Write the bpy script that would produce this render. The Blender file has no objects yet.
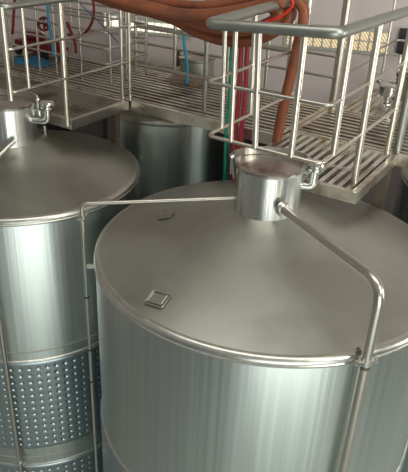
import bpy, math, random
import numpy as np
from mathutils import Vector, Matrix
random.seed(7)
SC = bpy.context.scene
COL = SC.collection

# ------------------------------------------------------------------ camera
S = 2.17                       # metres per survey unit (1 unit = eye height above the tank rims)
EYE = 6.17                     # eye height above the floor
FPX, PITCH, ROLL, YAW = 617.2, 0.49584, 0.046885, -0.546576
def basis(p, r, y):
    f = np.array([math.sin(y)*math.cos(p), math.cos(y)*math.cos(p), -math.sin(p)])
    rt = np.array([math.cos(y), -math.sin(y), 0]); up = np.cross(rt, f)
    return np.array([math.cos(r)*rt+math.sin(r)*up, -(-math.sin(r)*rt+math.cos(r)*up), f])
MB_ = basis(PITCH, ROLL, YAW)
cam = bpy.data.cameras.new('camera'); camo = bpy.data.objects.new('camera', cam); COL.objects.link(camo)
cam.sensor_fit = 'HORIZONTAL'; cam.sensor_width = 36; cam.lens = FPX/408*36
cam.clip_start = .05; cam.clip_end = 200
m3 = Matrix((MB_[0], -MB_[1], -MB_[2])).transposed()
camo.matrix_world = Matrix.Translation((0, 0, EYE)) @ m3.to_4x4()
SC.camera = camo

# ------------------------------------------------------------------ light
world = bpy.data.worlds.new('world'); SC.world = world; world.use_nodes = True
nt = world.node_tree; nt.nodes.clear()
wo = nt.nodes.new('ShaderNodeOutputWorld'); bg = nt.nodes.new('ShaderNodeBackground')
tc = nt.nodes.new('ShaderNodeTexCoord'); sep = nt.nodes.new('ShaderNodeSeparateXYZ'); rp = nt.nodes.new('ShaderNodeValToRGB')
nt.links.new(tc.outputs['Generated'], sep.inputs[0]); nt.links.new(sep.outputs['Z'], rp.inputs[0])
nt.links.new(rp.outputs[0], bg.inputs[0]); nt.links.new(bg.outputs[0], wo.inputs[0])
rp.color_ramp.elements[0].position = 0.0; rp.color_ramp.elements[0].color = (.30, .30, .28, 1)
rp.color_ramp.elements[1].position = .5; rp.color_ramp.elements[1].color = (.86, .88, .86, 1)
bg.inputs[1].default_value = .36

def area(name, loc, target, sx, sy, power, color):
    l = bpy.data.lights.new(name, 'AREA'); l.shape = 'RECTANGLE'; l.size = sx; l.size_y = sy; l.energy = power; l.color = color
    o = bpy.data.objects.new(name, l); COL.objects.link(o); o.location = loc
    o.rotation_euler = (Vector(target)-Vector(loc)).to_track_quat('-Z', 'Y').to_euler(); return o
area('overhead_fill', (4.5, 1.5, 9.3), (-1.5, 4.2, 4.2), 1.6, 6.0, 350, (1, .96, .87))  # unseen area lamp added high up to brighten steel and wall
area('ceiling_fill', (-1.0, 2.4, 9.4), (-1.2, 3.6, 4.2), 6.0, 3.0, 125, (1, .96, .88))  # lamp added under the solid ceiling, brightens cone roofs and grating
area('front_right_fill', (4.4, -3.0, 2.5), (-1.4, 3.4, 2.4), 6.5, 4.5, 235, (.95, .99, .95))  # no door here; low lamp added so the tank shells catch light
area('side_window', (5.2, 6.2, 4.6), (-1.5, 6.2, 4.0), 2.5, 3, 130, (1, .97, .9))

vs = SC.view_settings
SC.display_settings.display_device = 'sRGB'
vs.view_transform = 'Standard'; vs.look = 'None'; vs.gamma = 1; vs.exposure = 0.2; vs.use_curve_mapping = False

# ------------------------------------------------------------------ survey helpers (units -> metres)
C0 = np.array([204, 236.])
def ray(p):
    d = np.array([(p[0]-C0[0])/FPX, (p[1]-C0[1])/FPX, 1.]); return MB_.T @ d
def on_z(p, z): d = ray(p); return d*(z/d[2])
def on_y(p, y): d = ray(p); return d*(y/d[1])
def on_x(p, x): d = ray(p); return d*(x/d[0])
def W(v): return Vector((S*v[0], S*v[1], S*v[2]+EYE))
def U(*v): return W(v)

# ------------------------------------------------------------------ materials
def mat(name, col, metal=0., rough=.5, var=.12, scale=6., stretch=(1, 1, 1), bump=0., aniso=0., rvar=.1, dirt=None, dscale=2., dirt_lo=.52, dirt_hi=.7, emit=None, bdist=.01):
    m = bpy.data.materials.new(name); m.use_nodes = True; t = m.node_tree; b = t.nodes['Principled BSDF']
    b.inputs['Metallic'].default_value = metal; b.inputs['Roughness'].default_value = rough
    tc = t.nodes.new('ShaderNodeTexCoord'); mp = t.nodes.new('ShaderNodeMapping'); mp.inputs['Scale'].default_value = stretch
    t.links.new(tc.outputs['Object'], mp.inputs[0])
    n = t.nodes.new('ShaderNodeTexNoise'); n.inputs['Scale'].default_value = scale; n.inputs['Detail'].default_value = 6
    t.links.new(mp.outputs[0], n.inputs[0])
    mx = t.nodes.new('ShaderNodeMix'); mx.data_type = 'RGBA'
    mx.inputs[6].default_value = tuple(c*(1-var) for c in col)+(1,); mx.inputs[7].default_value = tuple(min(1, c*(1+var)) for c in col)+(1,)
    t.links.new(n.outputs[0], mx.inputs[0]); out = mx.outputs[2]
    if dirt:
        n2 = t.nodes.new('ShaderNodeTexNoise'); n2.inputs['Scale'].default_value = dscale; n2.inputs['Detail'].default_value = 8
        t.links.new(tc.outputs['Object'], n2.inputs[0])
        r = t.nodes.new('ShaderNodeValToRGB'); r.color_ramp.elements[0].position = dirt_lo; r.color_ramp.elements[1].position = dirt_hi
        t.links.new(n2.outputs[0], r.inputs[0])
        m2 = t.nodes.new('ShaderNodeMix'); m2.data_type = 'RGBA'; t.links.new(r.outputs[0], m2.inputs[0]); t.links.new(out, m2.inputs[6])
        m2.inputs[7].default_value = tuple(dirt)+(1,); out = m2.outputs[2]
    t.links.new(out, b.inputs['Base Color'])
    rr = t.nodes.new('ShaderNodeMapRange'); rr.inputs[3].default_value = max(.02, rough-rvar); rr.inputs[4].default_value = min(1, rough+rvar)
    t.links.new(n.outputs[0], rr.inputs[0]); t.links.new(rr.outputs[0], b.inputs['Roughness'])
    if aniso:
        b.inputs['Anisotropic'].default_value = aniso
    if bump:
        bp = t.nodes.new('ShaderNodeBump'); bp.inputs['Strength'].default_value = bump; bp.inputs['Distance'].default_value = bdist
        t.links.new(n.outputs[0], bp.inputs['Height']); t.links.new(bp.outputs[0], b.inputs['Normal'])
    if emit:
        b.inputs['Emission Color'].default_value = tuple(emit[0])+(1,); b.inputs['Emission Strength'].default_value = emit[1]
    return m
M_shell = mat('brushed_steel_shell', (.57, .62, .59), 1, .33, .20, 9, (3.5, 3.5, .025), .14, 0, .11)
M_jacket = mat('dimpled_steel', (.43, .50, .52), 1, .33, .08, 8, (1, 1, .2), .02)
M_cone = mat('satin_steel_roof', (.51, .52, .475), 1, .40, .07, 3, (1, 1, 1), .03, 0, .07, dirt=(.43, .43, .39), dscale=1.4, dirt_lo=.5, dirt_hi=.62)
M_weld = mat('weld_seam_steel', (.64, .64, .59), 1, .32, .15, 14, (1, 1, 1), .1)
M_neck = mat('streaked_polished_steel', (.66, .67, .64), 1, .28, .28, 11, (1, 1, .015), .30, 0, .08, bdist=.05)  # bright and dark reflection bands painted as vertical streaks, plus bump
M_polish = mat('polished_steel', (.72, .73, .70), 1, .20, .10, 17, (1, 1, 1), 0, 0, .06)
M_lid = mat('lid_steel', (.50, .46, .42), 1, .26, .12, 8, (1, 1, 1), .05, 0, .08, dirt=(.36, .27, .22), dscale=9)
M_tube = mat('polished_rail_steel', (.74, .70, .60), 1, .30, .10, 9, (1, 1, .5), .0, 0, .06)
M_rail = mat('satin_handrail_steel', (.42, .44, .40), 1, .42, .08, 12, (1, 1, 1), .04)
M_thin = mat('satin_thin_rail_steel', (.58, .56, .50), 1, .32, .10, 12, (1, 1, 1), .04)
M_pipe = mat('satin_pipe_steel', (.60, .57, .51), 1, .30, .08, 8, (1, 1, .4), .0, 0, .06)
M_frame = mat('walkway_frame_steel', (.74, .71, .63), 1, .30, .15, 7, (1, 1, 1), .1, 0, .1, dirt=(.40, .30, .20), dscale=6)
M_grate = mat('grating_steel', (.62, .58, .51), 1, .40, .14, 10, (1, 1, 1), .05, 0, .1, dirt=(.32, .27, .21), dscale=3)
M_louvre = mat('louvre_steel', (.84, .81, .73), 1, .33, .12, 10, (1, 1, 1), .05, 0, .1, dirt=(.44, .38, .31), dscale=4)
M_rust = mat('rust_stained_steel', (.16, .12, .10), .3, .5, .3, 9, (1, 1, .4), .2, 0, .1, dirt=(.20, .13, .09), dscale=5)
M_gapshade = mat('gap_shade_grey', (.09, .09, .09), .6, .45, .15, 6)  # shade under the walkways put into a near-black shell colour
M_leg = mat('brown_tinted_steel', (.17, .14, .12), .5, .38, .2, 7, (1, 1, .3), .1, dirt=(.22, .16, .12), dscale=4)
M_hose = mat('terracotta_rubber_hose', (.27, .085, .038), 0, .42, .22, 12, (1, 1, 1), .15, 0, .1, dirt=(.17, .06, .035), dscale=5)
M_redhose = mat('rose_red_hose', (.38, .035, .05), 0, .35, .15, 8)
M_darkred = mat('dark_red_hose', (.17, .008, .012), 0, .38, .15, 8)
M_redpaint = mat('red_paint', (.17, .014, .016), 0, .4, .2, 8)
M_strap = mat('bright_red_cord', (.75, .035, .02), 0, .45, .1, 8)
M_green = mat('green_hose_rubber', (.0, .30, .19), 0, .4, .1, 8)
M_blue = mat('blue_hose_rubber', (.02, .30, .50), 0, .4, .1, 8)
M_cord = mat('teal_blue_cord', (.02, .14, .24), 0, .5, .1, 8)
M_tarp = mat('blue_sheet', (.01, .15, .30), 0, .5, .25, 9, bump=.4)
M_black = mat('black_plastic', (.012, .012, .014), 0, .45, .2, 8)
M_brown = mat('brown_kerb', (.20, .135, .10), 0, .6, .2, 6, bump=.1)
M_wall = mat('mauve_grey_plaster', (.60, .54, .54), 0, .8, .05, 1.6, (1, 1, 1), .1, 0, .05)
M_ceil = mat('ceiling_panel', (.50, .49, .42), 0, .8, .08, 1.0, (1, 1, 1), .1)
M_floor = mat('concrete_floor', (.38, .41, .39), 0, .45, .12, 1.2, (1, 1, 1), .1, 0, .1, dirt=(.27, .29, .28), dscale=1.3)
M_mortar = mat('window_mortar', (.42, .45, .41), 0, .7, .1, 8)
def glassblock():
    m = bpy.data.materials.new('lit_glass_block'); m.use_nodes = True; t = m.node_tree; b = t.nodes['Principled BSDF']
    tc = t.nodes.new('ShaderNodeTexCoord'); w = t.nodes.new('ShaderNodeTexWave'); w.inputs['Scale'].default_value = 14; w.bands_direction = 'DIAGONAL'; w.inputs['Distortion'].default_value = 1.5
    r = t.nodes.new('ShaderNodeValToRGB'); r.color_ramp.elements[0].color = (.50, .33, .16, 1); r.color_ramp.elements[1].color = (.95, .84, .60, 1)
    t.links.new(tc.outputs['Object'], w.inputs[0]); t.links.new(w.outputs[0], r.inputs[0]); t.links.new(r.outputs[0], b.inputs['Base Color'])
    t.links.new(r.outputs[0], b.inputs['Emission Color']); b.inputs['Emission Strength'].default_value = .42; b.inputs['Roughness'].default_value = .15
    return m
M_block = glassblock()
M_block_bright = glassblock(); M_block_bright.name = 'bright_lit_glass_block'
M_block_bright.node_tree.nodes['Principled BSDF'].inputs['Emission Strength'].default_value = .95
for n_ in M_block_bright.node_tree.nodes:
    if n_.type == 'VALTORGB': n_.color_ramp.elements[0].color = (.75, .68, .48, 1); n_.color_ramp.elements[1].color = (1, .97, .84, 1)

# ------------------------------------------------------------------ mesh helpers
class MBuf:
    def __init__(s): s.v = []; s.f = []; s.sm = []
    def add(s, v, f, smooth=True):
        k = len(s.v); s.v += [tuple(a) for a in v]; s.f += [tuple(i+k for i in q) for q in f]; s.sm += [smooth]*len(f); return s
    def box(s, c, d, rot=0):
        c = Vector(c); x, y, z = d[0]/2, d[1]/2, d[2]/2; R = Matrix.Rotation(rot, 3, 'Z')
        v = [c+R@Vector((a*x, b*y, e*z)) for e in (-1, 1) for b in (-1, 1) for a in (-1, 1)]
        return s.add(v, [(0, 2, 3, 1), (4, 5, 7, 6), (0, 1, 5, 4), (2, 6, 7, 3), (0, 4, 6, 2), (1, 3, 7, 5)], False)
    def beam(s, a, b, w, h):
        """rectangular bar between two points, h measured vertically-ish"""
        a = Vector(a); b = Vector(b); d = (b-a).normalized(); up = Vector((0, 0, 1))
        if abs(d.z) > .9: up = Vector((0, 1, 0))
        sd = d.cross(up).normalized(); up = sd.cross(d)
        v = [p+sd*(i*w/2)+up*(j*h/2) for p in (a, b) for i, j in ((-1, -1), (1, -1), (1, 1), (-1, 1))]
        return s.add(v, [(0, 3, 2, 1), (4, 5, 6, 7), (0, 1, 5, 4), (1, 2, 6, 5), (2, 3, 7, 6), (3, 0, 4, 7)], False)
    def tube(s, pts, r, n=14, cap=True, ribs=None):
        pts = [Vector(p) for p in pts]; N = len(pts); rs = r if isinstance(r, list) else [r]*N
        T = [(pts[min(i+1, N-1)]-pts[max(i-1, 0)]).normalized() for i in range(N)]
        a = Vector((0, 0, 1)) if abs(T[0].z) < .9 else Vector((1, 0, 0))
        u = T[0].cross(a).normalized(); v = []; f = []
        for i in range(N):
            u = (u-T[i]*u.dot(T[i])).normalized(); w = T[i].cross(u)
            for k in range(n):
                q = 2*math.pi*k/n; v.append(pts[i]+(u*math.cos(q)+w*math.sin(q))*rs[i])
        for i in range(N-1):
            for k in range(n):
                k2 = (k+1) % n; f.append((i*n+k, i*n+k2, (i+1)*n+k2, (i+1)*n+k))
        if cap: f.append(tuple(reversed(range(n)))); f.append(tuple((N-1)*n+k for k in range(n)))
        s.add(v, f, True)
        if cap: s.sm[-1] = s.sm[-2] = False
        return s
    def lathe(s, prof, c=(0, 0, 0), n=48, axis=None, smooth=True, a0=0, a1=None):
        """profile [(r,z)] spun about z at c; optional axis direction"""
        c = Vector(c); R = Matrix.Identity(3) if axis is None else Vector((0, 0, 1)).rotation_difference(Vector(axis)).to_matrix()
        full = a1 is None; v = []; f = []; P = len(prof); m = n if full else n+1
        for k in range(m):
            q = a0+(2*math.pi if full else a1-a0)*k/n
            for r, z in prof: v.append(c+R@Vector((r*math.cos(q), r*math.sin(q), z)))
        for k in range(n):
            k2 = (k+1) % m
            for i in range(P-1): f.append((k*P+i, k2*P+i, k2*P+i+1, k*P+i+1))
        return s.add(v, f, smooth)
    def build(s, name, m, parent=None, origin=None, sharp=35):
        me = bpy.data.meshes.new(name); org = Vector(origin) if origin is not None else None
        if parent is not None: org = Vector(parent_world(parent))
        if org is None: org = Vector((0, 0, 0))
        me.from_pydata([tuple(Vector(a)-org) for a in s.v], [], s.f); me.update()
        me.polygons.foreach_set('use_smooth', s.sm)
        if hasattr(me, 'set_sharp_from_angle'): me.set_sharp_from_angle(angle=math.radians(sharp))
        me.materials.append(m)
        o = bpy.data.objects.new(name, me); COL.objects.link(o)
        if parent is not None: o.parent = parent
        else: o.location = org
        return o
def parent_world(p):
    l = Vector(p.location)
    while p.parent: p = p.parent; l = l+Vector(p.location)
    return l
def tag(o, label=None, cat=None, group=None, kind=None):
    if label: o['label'] = label
    if cat: o['category'] = cat
    if group: o['group'] = group
    if kind: o['kind'] = kind
    return o
def thing(name, loc, label, cat, group=None):
    o = bpy.data.objects.new(name, None); COL.objects.link(o); o.location = loc; o.empty_display_size = .1
    return tag(o, label, cat, group)
def fillet(pts, r, n=7):
    pts = [Vector(p) for p in pts]; out = [pts[0]]
    for i in range(1, len(pts)-1):
        a, b, c = pts[i-1], pts[i], pts[i+1]; d1 = (a-b); d2 = (c-b)
        t = min(r, d1.length*.45, d2.length*.45); p = b+d1.normalized()*t; q = b+d2.normalized()*t
        for k in range(n+1):
            s = k/n; out.append(p*(1-s)**2+b*2*s*(1-s)+q*s*s)
    out.append(pts[-1]); return out
def spline(pts, n=10):
    pts = [Vector(p) for p in pts]; P = [pts[0]*2-pts[1]]+pts+[pts[-1]*2-pts[-2]]; out = []
    for i in range(1, len(P)-2):
        for k in range(n):
            t = k/n; a, b, c, d = P[i-1:i+3]
            out.append(.5*((2*b)+(c-a)*t+(2*a-5*b+4*c-d)*t*t+(3*b-a-3*c+d)*t**3))
    out.append(pts[-1]); return out
def resample(pts, step):
    L = [0]
    for a, b in zip(pts, pts[1:]): L.append(L[-1]+(b-a).length)
    n = max(2, int(L[-1]/step)); out = []; j = 0
    for i in range(n+1):
        s = L[-1]*i/n
        while j < len(L)-2 and L[j+1] < s: j += 1
        t = (s-L[j])/max(1e-9, L[j+1]-L[j]); out.append(pts[j].lerp(pts[j+1], t))
    return out
def tube_obj(name, pts, r, m, parent=None, n=14, origin=None):
    return MBuf().tube(pts, r, n).build(name, m, parent, origin if parent is None else None)

# ------------------------------------------------------------------ setting
def struct(o): o['kind'] = 'structure'; return o
PZ = -.8                                        # top of all the walkways
struct(MBuf().box((-2, 4, -.05), (26, 26, .1)).build('floor', M_floor, origin=(-2, 4, -.1)))
CZ = 9.6
struct(MBuf().box((-3, 3.5, CZ+.1), (20, 10, .2)).build('ceiling', M_ceil, origin=(-3, 3.5, CZ)))
wd = np.array([.946386, .323038]); wn = np.array([-wd[1], wd[0]])
wp = np.array([-2.13, 2.78]) + wn*.07
def on_wall(p, off=0.):
    d = ray(p); k = (wn@wp-off)/(wn@d[:2]); return d*k
wrot = math.atan2(wd[1], wd[0])
c = wp+wd*.6+wn*(.1/S)
struct(MBuf().box((S*c[0], S*c[1], CZ/2), (15, .2, CZ), wrot).build('wall_back', M_wall, origin=(S*c[0], S*c[1], 0)))
cl = wp-wd*2.4
struct(MBuf().box((S*cl[0], S*cl[1]-5.5, CZ/2), (.2, 15, CZ), 0.12).build('wall_left', M_wall, origin=(S*cl[0], S*cl[1]-5.5, 0)))
# glass-block window bands
def block_window(name, px0, px1, n, rows, m, top=None):
    a = on_wall(px0); b = on_wall(px1); z0 = a[2]; ua = (a[:2]-wp)@wd; ub = (b[:2]-wp)@wd
    h = (ub-ua)/n; fr = MBuf(); g = MBuf(); hh = (top-z0)/rows if top else h
    def pt(u, z, off): q = wp+wd*u-wn*off; return U(q[0], q[1], z)
    fr.box(pt((ua+ub)/2, z0+rows*hh/2, .0), ((ub-ua)*S+.05, .05, rows*hh*S+.05), wrot)
    for i in range(n):
        for j in range(rows):
            g.box(pt(ua+(i+.5)*h, z0+(j+.5)*hh, .012), (h*S*.80, .03, hh*S*.82), wrot)
    w = struct(fr.build(name, M_mortar, origin=pt((ua+ub)/2, z0, 0)))
    g.build('glass_blocks', m, w)
    return w
block_window('window_1', (128.5, 30.5), (189, 36), 9, 1, M_block_bright, top=-.59)
block_window('window_2', (286, 44), (385, 54.5), 11, 2, M_block, top=-.545)
block_window('window_3', (105, 26), (120, 27.3), 2, 1, M_block_bright, top=-.575)
# dark panel on the back wall at the right
a = on_wall((394, 49)); u = (a[:2]-wp)@wd+.09; q = wp+wd*u-wn*.012
b_ = thing('wall_panel', U(q[0], q[1], -.63), 'black rectangular panel mounted on the mauve wall right of the glass blocks', 'panel')
MBuf().box(U(q[0], q[1], -.58), (.34, .04, .27), wrot).build('panel_face', M_black, b_)
MBuf().box(U(q[0]-wn[0]*.012+.02, q[1]-wn[1]*.012, -.60), (.03, .02, .02), wrot).build('latch', M_polish, b_)

# ------------------------------------------------------------------ tanks
def steel_tank(name, c, R, rimz, label, rise, seamz=(), jackets=(), zbot=None, neck=True, nc=None, lidrot=0, nr=.107, nh=.155, phase=0, shellm=None):
    """c centre in units; builds shell, roof, weld seams, jackets, manway"""
    C = U(c[0], c[1], rimz); base = (C.x, C.y, 0); t = thing(name, base, label, 'tank'); Rm = R*S; rz = C.z
    MBuf().lathe([(Rm, 0.02), (Rm, rz-.015), (Rm-.004, rz)], base, 160).build('shell', shellm or M_shell, t)
    hm = rise*S; r0 = .02
    prof = [(Rm-.004, rz)]+[(Rm*(1-k/8)+r0*k/8, rz+.006+hm*(k/8)) for k in range(0, 9)]+[(0, rz+hm)]
    MBuf().lathe(prof, base, 160).build('roof', M_cone, t, )
    MBuf().lathe([(Rm-.040, rz+.017), (Rm-.018, rz+.016), (Rm-.003, rz+.010), (Rm+.006, rz-.002), (Rm+.009, rz-.016), (Rm+.004, rz-.022), (Rm+.004, rz-.028), (Rm+.010, rz-.034), (Rm+.009, rz-.044), (Rm-.004, rz-.050)], base, 160).build('rim_weld', M_weld, t)
    for z in seamz:
        zz = S*z+EYE
        MBuf().lathe([(Rm-.002, zz+.012), (Rm+.004, zz+.006), (Rm+.004, zz-.006), (Rm-.002, zz-.012)], base, 160).build('seam_weld', M_weld, t)
    for z1, z0 in jackets:
        build_jacket(t, base, Rm, S*z1+EYE, S*z0+EYE, phase)
    return t, C
def build_jacket(t, base, Rm, z1, z0, phase):
    pit = .074; na = int(2*math.pi*Rm/pit); nz = max(1, int((z1-z0-.05)/pit)); sub = 8
    A = na*sub; Z = nz*sub; off = .016
    zs = np.linspace(z1-.035, z1-.035-nz*pit, Z+1); th = np.arange(A)*2*math.pi/A
    # only the arc turned to the room keeps its dimple resolution
    ii, jj = np.meshgrid(np.arange(A), np.arange(Z+1), indexing='ij')
    dx = ((ii % sub)-sub/2)/sub; dz = ((jj % sub)-sub/2)/sub; d = np.sqrt(dx**2+dz**2)
    dep = np.where(d < .27, -.013*(np.cos(np.pi*d/.27)+1)/2, 0); dep[:, 0] = 0; dep[:, -1] = 0
    r = Rm+off+dep; X = base[0]+r*np.cos(th)[:, None]; Y = base[1]+r*np.sin(th)[:, None]; ZZ = np.broadcast_to(zs[None, :], X.shape)
    v = np.stack([X, Y, ZZ], -1).reshape(-1, 3); n = Z+1; f = []
    for i in range(A):
        i2 = (i+1) % A
        for j in range(Z): f.append((i*n+j, i*n+j+1, i2*n+j+1, i2*n+j))
    mb = MBuf(); mb.add(v.tolist(), f)
    zt, zb = zs[0], zs[-1]
    mb.lathe([(Rm-.001, z1+.004), (Rm+.008, z1), (Rm+off, z1-.012), (Rm+off, zt)], base, 160)
    mb.lathe([(Rm+off, zb), (Rm+off, zb-.02), (Rm+.006, zb-.032), (Rm-.001, zb-.036)], base, 160)
    j = mb.build('cooling_jacket', M_jacket, t, sharp=70)
    MBuf().lathe([(Rm, z1+.012), (Rm+.009, z1+.006), (Rm+.010, z1-.004), (Rm+.014, z1-.014)], base, 160).build('jacket_weld', M_weld, j)
def rotz(v, a): return Vector((v[0]*math.cos(a)-v[1]*math.sin(a), v[0]*math.sin(a)+v[1]*math.cos(a), v[2]))
def manway(t, c, zb, zt, r, ang, ext=0.):
    """round access neck with a dished lid, lid bar, hinge lugs, wing nuts and a vent elbow; ang = direction of the vent"""
    B = U(c[0], c[1], zb); T = U(c[0], c[1], zt); r = r*S; h = T.z-B.z
    mw = MBuf().lathe([(r+.03, -.035), (r+.008, -.005), (r+.001, .012), (r, .03), (r, h-.02), (r+.006, h-.016), (r+.008, h-.004), (r+.003, h), (r-.006, h), (r-.008, h-.03), (r-.008, .0)], B, 72).build('manway_neck', M_neck, t)
    lid = MBuf().lathe([(r-.004, -.012), (r+.010, -.010), (r+.012, .004), (r-.012, .010), (r-.022, .002), (r*.7, .006), (r*.4, .010), (0.001, .012)], T+Vector((0, 0, .003)), 72).build('lid', M_lid, mw)
    D = lambda a, rad, z: T+Vector((math.cos(ang+a)*rad, math.sin(ang+a)*rad, z))
    # flat lid bar arching over the back of the lid from hinge to clamp
    arc = [D(a, r*(1.12-.44*math.sin((a-.22)/(math.pi-.44)*math.pi)), .032+.006*math.sin((a-.22)/(math.pi-.44)*math.pi)) for a in np.linspace(.22, math.pi-.22, 22)]
    mb = MBuf()
    for a_, b_2 in zip(arc, arc[1:]): mb.beam(a_, b_2, .012, .050)
    mb.build('lid_bar', M_weld, mw)
    # lugs + eye bolts on both sides
    for k, a in enumerate((.12, math.pi-.12)):
        p = D(a, r+.03, .0); q = D(a, r+.005, -.11)
        l = MBuf().beam(q+Vector((0, 0, -.02)), p+Vector((0, 0, .03)), .014, .03)
        l.build('lug', M_polish, mw)
        nb = MBuf().tube([D(a, r+.035, -.10), D(a, r+.035, .035)], .008, 10)
        nb.lathe([(0, 0), (.016, 0), (.020, .008), (.016, .022), (0, .024)], D(a, r+.035, .02), 12)
        nb.beam(D(a, r+.035, .035)+rotz((0, -.035, 0), ang), D(a, r+.035, .035)+rotz((0, .035, 0), ang), .008, .016)
        nb.build('wing_nut', M_polish, mw)
    # swing handle stirrup
    hs = fillet([D(.0, r+.005, -.05), D(.0, r+.055, -.05), D(.0, r+.055, -.16), D(.0, r+.005, -.16)], .02)
    tube_obj('stirrup', hs, .006, M_polish, mw, 8)
    # vent elbow with collar
    e = fillet([D(-.10, r-.01, -.135), D(-.10, r+.105+ext, -.135), D(-.10, r+.11+ext, .0)], .07, 10)
    el = tube_obj('vent_elbow', e, .028, M_polish, mw, 18)
    tp = D(-.10, r+.11+ext, -.01)
    MBuf().lathe([(0, .056), (.034, .056), (.054, .050), (.058, .036), (.046, .030), (.046, .020), (.058, .014), (.058, .0), (.034, -.008), (.028, -.02)], tp, 28).build('vent_collar', M_polish, el)
    return mw
def cone_z(c, R, rimz, rise, p):
    d = math.hypot(p[0]-c[0], p[1]-c[1]); return rimz+rise*(1-d/R)+.004
def rating_plate(t, c, R, rimz, rise, px, rot, sx=.13, sy=.10):
    d = ray(px); k = -rimz/(-d[2]); k = rimz/d[2]
    for _ in range(8): p = d*k; k = cone_z(c, R, rimz, rise, p)/d[2]
    p = d*k; P = W(p); rad = Vector((p[0]-c[0], p[1]-c[1], 0)).normalized(); nrm = (rad*rise+Vector((0, 0, R))).normalized()
    q = Vector((0, 0, 1)).rotation_difference(nrm)
    def L(x, y, z): return P+q@rotz((x, y, z), rot)
    f = MBuf()
    fr = fillet([L(-sx/2, -sy/2, .010), L(sx/2, -sy/2, .010), L(sx/2, sy/2, .010), L(-sx/2, sy/2, .010), L(-sx/2, -sy/2, .010)], .012, 3)
    f.tube(fr, .0055, 8)
    pl = f.build('plate_bracket', M_cone, t)
    g = MBuf(); hx, hy = sx*.33, sy*.36
    v = [L(a*hx, b*hy, z) for z in (.001, .011) for a, b in ((-1, -1), (1, -1), (1, 1), (-1, 1))]
    g.add(v, [(0, 3, 2, 1), (4, 5, 6, 7), (0, 1, 5, 4), (1, 2, 6, 5), (2, 3, 7, 6), (3, 0, 4, 7)], False)
    g.build('plate', M_cone, pl)
    for s_ in (-1, 1):
        tube_obj('clip', [L(s_*hx*1.15, -hy, .016), L(s_*hx*1.15, hy, .016)], .005, M_weld, pl, 8)
def clamp(t, P, dirv, r):
    """two-bolt pipe clamp with a stub to the tank"""
    dirv = Vector(dirv).normalized(); sd = Vector((-dirv.y, dirv.x, 0))
    cmp_ = MBuf().lathe([(r, -.016), (r+.009, -.014), (r+.009, .014), (r, .016)], P, 24)
    cmp_.beam(P-sd*(r+.035), P+sd*(r+.035), .012, .030)
    o = cmp_.build('pipe_clamp', M_polish, t)
    for s_ in (-1, 1):
        MBuf().tube([P+sd*s_*(r+.024)-dirv*.028, P+sd*s_*(r+.024)+dirv*.028], .009, 8).build('bolt', M_polish, o)
    return o

# main tank (centre of the photo)
MC, MR = (-.7406, 1.6314), .566; RISE = .178
tank, _ = steel_tank('steel_tank', MC, MR, -1., 'large steel tank in the centre with conical roof, manway and two overflow pipes', RISE, jackets=[(-1.648, -2.28)], seamz=())
manway(tank, (MC[0]-.022, MC[1]-.004), -.868, -.702, .1045, math.radians(30), ext=-.035)
rating_plate(tank, MC, MR, -1., RISE, (158, 300), math.radians(4), .125, .105)
rating_plate(tank, MC, MR, -1., RISE, (166, 216), math.radians(18), .10, .09)
# thick overflow pipe down the front
a_ = math.atan2(1.256-MC[1], -.271-MC[0]); pr = MR+.030
pb = (MC[0]+pr*math.cos(a_), MC[1]+pr*math.sin(a_))
nk = on_y((283, 209), MC[1]-.085)
top_ = (pb[0], pb[1], -.765)
path = fillet([W(nk)+(W(nk)-U(*top_)).normalized()*.03, U(*top_), U(pb[0], pb[1], -2.80)], .13, 14)
op = tube_obj('overflow_pipe', path, .030, M_pipe, tank, 24)
dn = (U(*top_)-W(nk)).normalized()
MBuf().lathe([(.028, 0), (.052, .0), (.046, .012), (.034, .022), (.028, .024)], W(nk)-dn*.005, 28, axis=dn).build('pipe_collar', M_weld, op)
cp = U(pb[0], pb[1], -.993); rd = Vector((math.cos(a_), math.sin(a_), 0))
clamp(tank, cp, rd, .030)
tube_obj('pipe_bracket', [cp-rd*.09+Vector((0, 0, .02)), cp-rd*.02], .011, M_rust, tank, 10)
MBuf().lathe([(.0295, -.012), (.0312, -.008), (.0312, .008), (.0295, .012)], cp-Vector((0, 0, .035)), 24).build('pipe_weld', M_rust, tank)
# thin overflow pipe on the left side
vp = on_z((83, 240), -.93)   # seed
tl = None
best = None
for ang in np.linspace(2.4, 4.2, 721):
    q = (MC[0]+(MR+.045)*math.cos(ang), MC[1]+(MR+.045)*math.sin(ang))
    P = MB_ @ np.array([q[0], q[1], -1.]); px = C0[0]+FPX*P[0]/P[2]
    if best is None or abs(px-83.5) < best[0]: best = (abs(px-83.5), ang, q)
ang, q = best[1], best[2]
zz = np.linspace(-1.1, -.5, 601); py = [C0[1]+FPX*(MB_ @ np.array([q[0], q[1], z]))[1]/(MB_ @ np.array([q[0], q[1], z]))[2] for z in zz]
def z_at(yy): return float(zz[int(np.argmin([abs(v-yy) for v in py]))])
zt_ = z_at(204)
n2 = on_y((238, 198), MC[1]-.04)
path = fillet([W(n2)+(W(n2)-U(q[0], q[1], zt_)).normalized()*.02, U(q[0], q[1], zt_), U(q[0], q[1], -2.80)], .045, 10)
vpipe = tube_obj('vent_pipe', path, .0145, M_pipe, tank, 16)
d2 = (U(q[0], q[1], zt_)-W(n2)).normalized()
MBuf().lathe([(.014, 0), (.026, 0), (.022, .01), (.014, .02)], W(n2)-d2*.0, 20, axis=d2).build('pipe_collar', M_weld, vpipe)
rd2 = Vector((math.cos(ang), math.sin(ang), 0))
clamp(vpipe, U(q[0], q[1], z_at(217)), rd2, .0145)
bz = U(q[0], q[1], z_at(266))
MBuf().beam(bz+rd2*.01, bz-rd2*.10, .012, .034).build('pipe_bracket', M_frame, tank)
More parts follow.
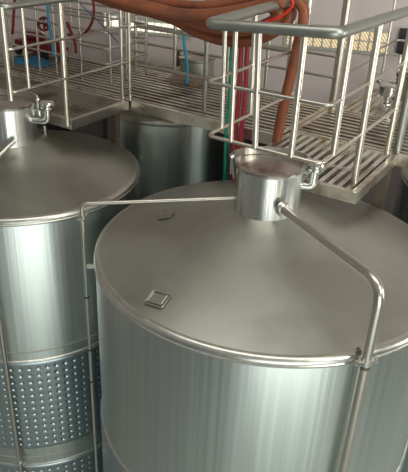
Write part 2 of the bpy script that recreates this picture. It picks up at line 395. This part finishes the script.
for z in (-1.22, -1.45, -1.60):
    MBuf().lathe([(.0145, -.006), (.019, -.004), (.019, .004), (.0145, .006)], U(q[0], q[1], z), 16).build('pipe_ring', M_black, vpipe)

# left tank
LC, LR = (-1.88, 1.62), .48; LRISE = .145
ltank, _ = steel_tank('steel_tank', LC, LR, -1., 'steel tank at the left edge with dimpled cooling jackets and a manway', LRISE, jackets=[(-1.622, -2.112), (-2.197, -2.72)], seamz=(-1.576, -2.152), phase=.3)
LN = (LC[0]-.030, LC[1]-.01)
manway(ltank, LN, -.885, -.722, .102, math.radians(24), ext=.035)
nk = on_y((14, 141), LN[1]-.075)
lp = (-1.598+.006, 1.185)
aL = math.atan2(lp[1]-LC[1], lp[0]-LC[0]); aL -= .0
t2 = (LC[0]+(LR+.03)*math.cos(aL-.0), LC[1]+(LR+.03)*math.sin(aL))
bend = on_z((-42, 196), -.80)
path = fillet([W(nk), W(on_y((-30, 184), 1.32)), U(t2[0], t2[1], -1.02), U(t2[0], t2[1], -2.80)], .10, 10)
lo = tube_obj('overflow_pipe', path, .020, M_pipe, ltank, 18)
clamp(lo, U(t2[0], t2[1], -2.15), Vector((math.cos(aL), math.sin(aL), 0)), .020)
# small bleed stub on the roof
sp = on_z((45.5, 138), -.92)
ms = MBuf().tube([W(sp), W(sp)+Vector((0, 0, .12))], .016, 12); ms.lathe([(.016, .02), (.035, .004), (.04, 0)], W(sp), 16)
ms.build('bleed_stub', M_polish, ltank)

# rear tank under the walkway, right-hand tank beyond the platform
rear, _ = steel_tank('steel_tank', (-1.83, 2.585), .345, -.925, 'small steel tank standing under the rear walkway, behind the central tank', .03)
gap, _ = steel_tank('steel_tank', (-2.60, 2.27), .26, -.93, 'added tank, dark shell standing in for shade in the gap under the left platform', .03, shellm=M_gapshade)  # added filler, its dark shell stands in for shade
dk, _ = steel_tank('shade_tank', (-1.17, 2.72), .24, -.95, 'added dark grey tank standing in for shade under the walkway, between the red hoses and the terracotta drop hose', .03, shellm=M_gapshade)  # another added tank, coloured dark to hold the shade beneath the grating
rt, _ = steel_tank('steel_tank', (-.10, 2.80), .52, -1., 'steel tank at the right edge, seen below the louvred platform', .12)

# ------------------------------------------------------------------ walkways
def platform(name, label, x0, x1, y0, y1, bars, pitch, bw, m, fh=.075, rods=None, legs=(), fm=M_frame, zt=PZ):
    P0 = U(x0, y0, zt); P1 = U(x1, y1, zt); cx, cy = (P0.x+P1.x)/2, (P0.y+P1.y)/2; z = P0.z
    t = thing(name, (cx, cy, z-fh), label, 'walkway')
    mb = MBuf(); w = .045; h = fh
    for a, b in (((P0.x, P0.y+w/2), (P1.x, P0.y+w/2)), ((P0.x, P1.y-w/2), (P1.x, P1.y-w/2)), ((P0.x+w/2, P0.y+w), (P0.x+w/2, P1.y-w)), ((P1.x-w/2, P0.y+w), (P1.x-w/2, P1.y-w))):
        mb.beam((a[0], a[1], z-h/2), (b[0], b[1], z-h/2), w, h)
    mb.build('frame', fm, t)
    g = MBuf()
    if bars == 'y':
        n = int((P1.x-P0.x-2*w)/pitch); st = (P1.x-P0.x-2*w)/n
        for i in range(n):
            x = P0.x+w+(i+.5)*st; g.box((x, cy, z-.015), (bw, P1.y-P0.y-2*w, .028))
    else:
        n = int((P1.y-P0.y-2*w)/pitch); st = (P1.y-P0.y-2*w)/n
        for i in range(n):
            y = P0.y+w+(i+.5)*st; g.box((cx, y, z-.015), (P1.x-P0.x-2*w, bw, .028))
    cr = g; rp_ = rods or .45
    if bars == 'y':
        n = max(1, int((P1.y-P0.y)/rp_))
        for i in range(1, n): cr.box((cx, P0.y+(P1.y-P0.y)*i/n, z-.035), (P1.x-P0.x-2*w, .012, .02))
    else:
        n = max(1, int((P1.x-P0.x)/rp_))
        for i in range(1, n): cr.box((P0.x+(P1.x-P0.x)*i/n, cy, z-.035), (.012, P1.y-P0.y-2*w, .02))
    g.build('grating', m, t)
    for lx, ly, lm, lw in legs:
        q = U(lx, ly, 0); MBuf().box((q.x, q.y, (z-h)/2), (lw, lw, z-h)).build('leg', lm, t)
    return t
nearp = platform('inspection_platform', 'small louvred steel platform beside the central manway', -.965, -.530, 1.80, 2.235, 'y', .066, .036, M_louvre, .085, legs=((-.560, 2.205, M_leg, .09),))
leftp = platform('inspection_platform', 'fine-grated steel platform beside the left manway', -2.9, -1.725, 1.765, 2.13, 'x', .040, .016, M_grate, .085, rods=.10, legs=((-1.80, 2.122, M_rust, .07),))
walk2 = platform('walkway', 'right section of the long walkway, behind the louvred platform beside the manway', -.972, .4, 2.24, 2.63, 'x', .088, .044, M_grate, .10, rods=.5)
walk = platform('walkway', 'long grated steel walkway crossing behind the tanks from the left', -2.75, -.976, 2.14, 2.63, 'x', .088, .044, M_grate, .10, rods=.5)
walk3 = platform('walkway', 'far left end of the grated walkway under the red machine', -3.4, -2.754, 2.14, 2.42, 'x', .088, .044, M_grate, .10, rods=.5)
backl = platform('walkway', 'rear-left grated walkway running up to the mauve wall', -2.22, -1.45, 2.64, 2.80, 'y', .05, .024, M_grate, .08)
backr = platform('inspection_platform', 'rear louvred platform on the right, in front of the glass block wall', -.93, .4, 2.64, 3.13, 'y', .075, .042, M_louvre, .09)

# ------------------------------------------------------------------ railings
def railing(name, loc, label, parts):
    t = thing(name, loc, label, 'railing')
    for nm, pts, r, m in parts: tube_obj(nm, pts, r, m, t, 16 if r > .02 else 12)
    return t
def vert(x, y, z0, z1, r=.016, m=None, nm='baluster'): return (nm, [U(x, y, z0), U(x, y, z1)], r, m or M_tube)
# basket railing round the central manway
BX0, BX1, BY, BB = -.943, -.567, 1.54, 2.215
zt, zm, zl = -.285, -.462, -.627
parts = [
    ('top_rail', fillet([U(BX0-.012, BB+.45, zt), U(BX0-.012, BY-.005, zt), U(BX1, BY-.005, zt), U(BX1, 2.9, zt)], .035, 8), .030, M_rail),
    ('rail', fillet([U(BX0, BB, zm), U(BX0-.010, BY, zm-.003), U(BX1, BY, zm), U(BX1, BB+.02, zm)], .05, 8), .0125, M_thin),
    ('rail', fillet([U(BX0, BB, zl), U(BX0, BY, zl), U(BX1, BY, zl), U(BX1, BB+.02, zl)], .06, 8), .0125, M_tube),
    ('baluster', [U(BX0, 1.626, zl), U(BX0-.008, 1.626, zt-.012)], .015, M_tube), ('baluster', [U(-.858, BY, zl), U(-.866, BY, zt-.012)], .016, M_tube), ('baluster', [U(-.776, BY, zl), U(-.794, BY, zt-.008)], .020, M_tube), ('baluster', [U(BX0, 1.815, zl), U(BX0-.010, 1.815, zt-.014)], .018, M_tube),
    vert(-.660, BY, zl, zt, .021), vert(BX1, 1.627, zl, zt, .020),
    ('post', [U(BX1, 1.873, PZ), U(BX1, 1.856, zt)], .025, M_tube), vert(BX0-.005, 2.215, PZ, zt, .026, nm='post'), vert(BX1, 2.215, PZ, zt, .024, nm='post'),
]
parts[0] = ('top_rail', fillet([U(BX0-.012, BB+.02, zt), U(BX0-.012, BY-.005, zt-.016), U(BX1, BY-.005, zt+.010), U(BX1, 2.25, zt)], .07, 10), .034, M_rail)
railing('guard_railing', U(-.75, 1.9, PZ), 'basket-shaped steel guard railing bulging over the central manway', parts)
# basket railing round the left manway
LX = -1.73; zt2, zm2, zl2 = -.338, -.478, -.628
parts = [
    ('top_rail', fillet([U(LX, 2.14, zt2), U(LX, 1.487, zt2), U(-2.9, 1.487, zt2)], .06, 8), .024, M_rail),
    ('rail', fillet([U(LX, 2.14, zm2), U(LX, 1.487, zm2), U(-2.9, 1.487, zm2)], .05, 8), .0125, M_thin),
    ('rail', fillet([U(LX, 2.14, zl2), U(LX, 1.487, zl2), U(-2.9, 1.487, zl2)], .05, 8), .0125, M_thin),
    vert(LX-.012, 1.484, zl2-.03, zt2, .021), vert(LX, 1.562, zl2, zt2, .015), 
    vert(LX-.006, 1.752, PZ-.02, zt2+.1, .022, nm='post'), vert(-2.085, 2.115, PZ, -.3, .020, nm='post'), vert(*(on_z((122.5, 98), PZ)[:2]), PZ, -.3, .019, nm='post'),
]
railing('guard_railing', U(-2.0, 1.8, PZ), 'steel guard railing round the left manway platform', parts)
# near-side railing of the long walkway
WY = 2.165
parts = [('rail', [U(-1.70, WY, -.478), U(-.97, WY, -.478)], .015, M_thin),
         ('rail', [U(-1.70, WY, -.640), U(-.97, WY, -.640)], .015, M_thin),
         vert(*(on_z((130, 98.5), PZ)[:2]), PZ, -.3, .018, nm='post'), vert(*(on_z((204, 110.5), PZ)[:2]), PZ, -.3, .022, M_rail, 'post'), vert(-.985, WY+.01, PZ, -.3, .016, nm='post')]
railing('guard_railing', U(-1.35, WY, PZ), 'steel railing on the near edge of the long walkway, below the hoses', parts)
# far-side railing
FY = 2.61
parts = [('rail', [U(-2.06, FY, -.565), U(-.94, FY, -.565)], .015, M_thin), ('rail', [U(-2.06, FY, -.655), U(-.94, FY, -.655)], .014, M_thin),
         vert(-1.81, FY, PZ, -.30, .020, nm='post'), vert(-1.50, FY, PZ, -.42, .018, nm='post'), vert(-.945, FY, PZ, -.2, .026, nm='post'), vert(-.965, FY+.02, PZ, -.2, .016, M_thin, 'post'), vert(-2.06, FY, PZ, -.3, .018, nm='post'), vert(-1.29, FY, PZ, -.42, .018, nm='post')]
railing('guard_railing', U(-1.5, FY, PZ), 'far-side steel railing of the long walkway, in front of the mauve wall', parts)
# rear right railing turning away
parts = [('rail', fillet([U(-.93, 2.66, -.640), U(-.93, 3.22, -.640), U(-.4, 3.30, -.64)], .04, 5), .012, M_thin),
         ('rail', [U(-.93, 2.66, -.746), U(-.93, 3.24, -.746)], .012, M_thin),
         ('rail', fillet([U(-.88, 2.9, -.57), U(-.88, 3.2, -.565), U(-.4, 3.28, -.565)], .04, 5), .012, M_thin),
         vert(-.88, float(on_x((387, 46), -.88)[1]), PZ, -.3, .012)]
railing('guard_railing', U(-.9, 2.9, PZ), 'rear steel railing running back along the right louvred platform', parts)
# far left basket railing
parts = []
for z in (-.47, -.50, -.555, -.63, -.70):
    parts.append(('rail', fillet([U(-2.68, 2.60, z), U(-1.97, 2.60, z), U(-1.97, 2.27, z), U(-3.3, 2.27, z+.004)], .03, 5), .0115, M_thin))
for x, y in ((-1.97, 2.30), (-1.97, 2.42), (-1.97, 2.58), (-2.13, 2.27), (-2.30, 2.27), (-2.42, 2.27), (-2.62, 2.27), (-2.24, 2.6), (-2.5, 2.6)):
    parts.append(vert(x, y, PZ, -.40 if y < 2.3 else -.47, .013, M_thin))
railing('guard_railing', U(-2.6, 2.45, PZ), 'far left steel basket railing with close rails near the red machine', parts)
railing('guard_railing', U(-.2, 2.2, PZ), 'upright steel post of the railing at the right edge', [
    vert(*(on_z((397, 151), PZ)[:2]), PZ, -.48, .034, M_rail, 'post')])

# ------------------------------------------------------------------ hoses and cords
def hose(name, label, pts, r, m, cat='hose', n=16, step=.012, rib=.0, group=None):
    P = resample(spline(pts, 12), step); rs = [r*(1+rib*(1 if i % 2 else -1)) for i in range(len(P))]
    o = MBuf().tube(P, rs, n).build(name, m, None, P[0], sharp=80); return tag(o, label, cat, group)
H = lambda px, y: W(on_y(px, y))
# coil slung along the railing (long loops), then the drop hose
hose('suction_hose', 'terracotta ribbed hose, the lowest sagging loop slung across the railing', [H((60, -18), 2.08), H((95, -4), 2.08), H((125, 6), 2.08), H((150, 12), 2.08), H((175, 20), 2.08), H((200, 33), 2.08), H((230, 41), 2.07), H((260, 38), 2.07), H((282, 26), 2.07), H((291, 13), 2.08), H((284, 4), 2.10), H((268, 1), 2.12), H((245, 2), 2.13)], .047, M_hose, rib=.02)
hose('suction_hose', 'terracotta ribbed hose, middle loop just above the lowest one', [H((60, -16), 2.02), H((105, -4), 2.02), H((130, 5), 2.02), H((160, 13), 2.02), H((185, 21), 2.03), H((210, 28), 2.03), H((240, 31), 2.03), H((264, 25), 2.03), H((279, 15), 2.035), H((272, 8), 2.04)], .042, M_hose, rib=.02)
hose('suction_hose', 'terracotta ribbed hose, broad upper strand crossing behind the handrail', [H((80, -14), 1.97), H((120, 0), 1.97), H((150, 8), 1.97), H((180, 15), 1.97), H((210, 15.5), 1.97), H((240, 11.5), 1.97), H((262, 6), 1.97), H((282, 0), 1.97)], .052, M_hose, rib=.02)
hose('suction_hose', 'dark terracotta hose, topmost strand at the upper edge of the bundle', [H((90, -14), 2.03), H((130, -5), 2.03), H((165, 3), 2.03), H((200, 6), 2.03), H((230, 3), 2.05), H((262, -6), 2.07)], .040, M_hose, rib=.02)
hose('suction_hose', 'terracotta hose dropping from the bundle beside the platform to the tank roof level', [H((270, -14), 2.06), H((292, -4), 2.06), H((303, 8), 2.06), H((303, 24), 2.06), H((298, 45), 2.09), H((291, 75), 2.11), H((283, 108), 2.115), H((277, 140), 2.115), H((273, 158), 2.115)], .042, M_hose, rib=.015)
hose('tie_cord', 'bright red cord tied round the hose bend', [H((262, 24), 1.93), H((268, 21), 1.93), H((280, 17), 1.93), H((289, 10), 1.93), H((293, 3), 1.93), H((288, -4), 1.94)], .010, M_strap, 'cord', 8)
def vertical_hose(name, label, x, y, z0, z1, r, m):
    P = [U(x+.003*math.sin(z*17), y, z) for z in np.linspace(z1, z0, 14)]
    return hose(name, label, P, r, m, n=14, step=.05)
g = on_y((223.5, 184), 2.09); vertical_hose('green_hose', 'thin green hose hanging vertically in front of the rear tank', g[0], 2.09, -1.3, -.30, .013, M_green)
g = on_y((209, 1), 2.62); hose('green_hose', 'short piece of green hose at the top edge left of the handrail corner', [H((209, -12), 2.3), H((209, 0), 2.3), H((206, 24), 2.3), H((205, 27), 2.3)], .012, M_green)
for k, (px, lab) in enumerate(((239.5, 'left one of two rose-red hoses hanging side by side'), (245.5, 'right one of two rose-red hoses hanging side by side'))):
    g = on_y((px, 90), 2.105); vertical_hose('red_hose', lab, g[0], 2.10, -1.4, -.44, .021, M_redhose)
g = on_z((187, 85), PZ)
hose('blue_hose', 'bright blue hose standing on the walkway beside the rear manway', [W(g)+Vector((0, 0, .015)), W(g)+Vector((-.005, .0, .2)), H((184.5, 45), g[1]-.01), H((183, 20), g[1]-.01), H((182, -10), g[1]-.02)], .016, M_blue)
y_ = 2.24
hose('red_cable_loop', 'dark red hose looping down from the top beside the glass blocks', [H((92, -10), y_), H((93, 0), y_), H((94, 10), y_), H((92, 22), y_), H((86, 32), y_), H((79, 36.5), y_), H((72, 37), y_), H((68, 34), y_)], .014, M_darkred, 'hose')
hose('red_hose', 'dark red hose with a thick bend hanging behind the left posts', [H((67, 22), 2.24), H((70, 30), 2.24), H((73, 37), 2.24), H((75.5, 45), 2.24), H((76, 53), 2.24)], .017, M_darkred)
hose('blue_rope', 'thin blue rope stretched diagonally towards the corner posts', [H((70, -5), 2.2), H((76, 0), 2.2), H((98, 21), 2.2), H((118, 42.5), 2.2)], .0055, M_cord, 'rope', 6)
hose('blue_rope', 'thin dark blue rope hanging down on the walkway left of the wall corner', [H((79, 40), 2.3), H((80, 50), 2.3), W(on_z((80.5, 66), PZ+.01))], .007, M_cord, 'rope', 6)
hose('blue_hose', 'blue hose hanging among the far left rails', [H((47, -4), 2.23), H((48.5, 20), 2.23), H((51.5, 38), 2.23), H((53.5, 55), 2.23)], .012, M_blue)
hose('red_hose', 'straight dark red hose behind the leftmost posts', [H((15, -4), 2.1), H((14, 10), 2.1), H((12.5, 34), 2.1)], .014, M_darkred)

# ------------------------------------------------------------------ machine on the left walkway
mp = on_z((36, 57), PZ); MP = W(mp)
pump = thing('transfer_pump', MP, 'low red machine with steel handle on the far left walkway', 'machine')
def bx(name, a, b, c_, d, m, par, rot=.1): return MBuf().box(MP+Vector((a, b, c_)), d, rot).build(name, m, par)
bd = MBuf(); bd.box(MP+Vector((-.05, .1, .14)), (.50, .26, .07), .1); bd.lathe([(0, -.14), (.05, -.14), (.06, -.12), (.06, .12), (.05, .14), (0, .14)], MP+Vector((-.10, .1, .21)), 20, axis=(1, .1, 0))
bd.build('housing', M_redpaint, pump)
bx('base_plate', -.03, .1, .09, (.62, .34, .03), M_redpaint, pump)
for sx_ in (-1, 1):
    for sy_ in (-1, 1):
        MBuf().lathe([(0, -.02), (.05, -.02), (.055, 0), (.05, .02), (0, .02)], MP+Vector((-.03+sx_*.22, .1+sy_*.14, .05)), 16, axis=(0, 1, 0)).build('wheel', M_black, pump)
tube_obj('handle', fillet([MP+Vector((-.2, .05, .2)), MP+Vector((-.2, .0, .32)), MP+Vector((.15, .0, .32)), MP+Vector((.15, .05, .2))], .06), .012, M_polish, pump)
wv = thing('red_valve', H((44, 24), 2.3), 'dark red valve wheel mounted on the rails behind the blue hose', 'valve')
vv = H((44, 24), 2.3)
mbv = MBuf().lathe([(.055, -.012), (.075, -.012), (.08, 0), (.075, .012), (.055, .012), (.055, -.012)], vv, 24, axis=(.4, -1, .3))
mbv.beam(vv+Vector((-.06, 0, 0)), vv+Vector((.06, .02, 0)), .016, .016); mbv.beam(vv+Vector((0, 0, -.06)), vv+Vector((0, 0, .06)), .016, .016)
mbv.build('hand_wheel', M_redpaint, wv)
MBuf().lathe([(0, -.08), (.03, -.08), (.03, 0), (0, .01)], vv+Vector((0, .02, 0)), 14, axis=(.4, -1, .3)).build('valve_body', M_redpaint, wv)
# crumpled blue sheet
tp = on_z((31, 62.5), PZ); TP = W(tp); sh = MBuf(); nx, ny = 26, 14; vsh = []
for j in range(ny+1):
    for i in range(nx+1):
        x = (i/nx-.5); y = (j/ny-.5); e = max(0, 1-(2*x)**2)*max(0, 1-(2*y)**2)
        vsh.append(TP+Vector((x*.52, y*.26+.04*math.sin(x*9), .006+e*(.04+.02*math.sin(i*1.3+j)+.02*math.cos(j*1.9-i*.6)))))
fs = [(j*(nx+1)+i, j*(nx+1)+i+1, (j+1)*(nx+1)+i+1, (j+1)*(nx+1)+i) for j in range(ny) for i in range(nx)]
k0 = len(vsh); vsh += [Vector((p.x, p.y, TP.z+.001)) for p in vsh]; fs += [tuple(reversed([a+k0 for a in f_])) for f_ in fs]
ring = [i for i in range(nx+1)]+[j*(nx+1)+nx for j in range(1, ny+1)]+[ny*(nx+1)+i for i in range(nx-1, -1, -1)]+[j*(nx+1) for j in range(ny-1, 0, -1)]
fs += [(ring[(i+1) % len(ring)], ring[i], ring[i]+k0, ring[(i+1) % len(ring)]+k0) for i in range(len(ring))]
sh.add(vsh, fs); tag(sh.build('blue_sheet', M_tarp, None, TP, sharp=60), 'crumpled bright blue sheet lying on the grating in front of the red machine', 'sheet')

# ------------------------------------------------------------------ rear manway with brown kerb
rm = on_z((193.5, 76), PZ)
mt = thing('rear_manway', W(rm), 'small closed manway with lid behind the blue hose on the rear walkway', 'manway')
cR = (rm[0], rm[1]+.03)
MBuf().lathe([(.21, 0), (.19, .02), (.19, .17), (.205, .18), (.205, .195), (.18, .195)], U(cR[0], cR[1], PZ), 40).build('neck', M_cone, mt)
lidr = MBuf().lathe([(.18, -.005), (.212, 0), (.212, .012), (.18, .018), (.08, .035), (0, .04)], U(cR[0], cR[1], PZ)+Vector((0, 0, .195)), 40).build('lid', M_lid, mt)
MBuf().beam(U(cR[0], cR[1], PZ)+Vector((-.25, -.03, .245)), U(cR[0], cR[1], PZ)+Vector((.24, .03, .245)), .03, .014).build('lid_bar', M_thin, lidr)
lg = MBuf(); lg.box(U(cR[0], cR[1], PZ)+Vector((-.25, -.03, .15)), (.05, .04, .17)); lg.tube([U(cR[0], cR[1], PZ)+Vector((-.27, -.05, .10)), U(cR[0], cR[1], PZ)+Vector((-.27, -.05, .28))], .014, 8)
lg.build('latch', M_rust, mt)
kb = on_z((186, 83), PZ); KB = W(kb)
tag(MBuf().box(KB+Vector((.02, .05, .025)), (.42, .20, .05), .35).build('kerb_block', M_brown, None, KB), 'flat brown block lying on the walkway in front of the small manway', 'block')

# ------------------------------------------------------------------ valve on the rear right platform
vq = on_z((386, 104), PZ); VP = W(vq)
vt = thing('dosing_valve', VP, 'chrome bowl-shaped valve with side pipe on the right louvred platform', 'valve')
MBuf().lathe([(.06, 0), (.055, .014), (.03, .025), (.028, .06), (.07, .08), (.095, .10), (.105, .19), (.085, .21), (.03, .22), (0, .22)], VP, 28).build('bowl', M_polish, vt)
tube_obj('side_pipe', [VP+Vector((-.05, .02, .16)), VP+Vector((-.20, .08, .26))], .028, M_pipe, vt)
v2 = on_z((398, 99), PZ); V2 = W(v2)
v2t = thing('screw_valve', V2, 'dark steel valve with small T handle next to the right edge post', 'valve')
MBuf().lathe([(.06, 0), (.06, .02), (.05, .03), (.05, .22), (.065, .24), (.065, .27), (0, .28)], V2, 24).build('valve_body', M_rust, v2t)
tube_obj('side_arm', [V2+Vector((-.05, -.02, .33)), V2+Vector((.15, .05, .33))], .02, M_pipe, v2t)
tube_obj('spindle', [V2+Vector((-.05, -.02, .20)), V2+Vector((-.05, -.02, .43))], .012, M_polish, v2t, 10)
MBuf().lathe([(0, .43), (.03, .43), (.04, .44), (.03, .455), (0, .455)], V2+Vector((-.05, -.02, 0)), 16).build('t_handle', M_polish, v2t)
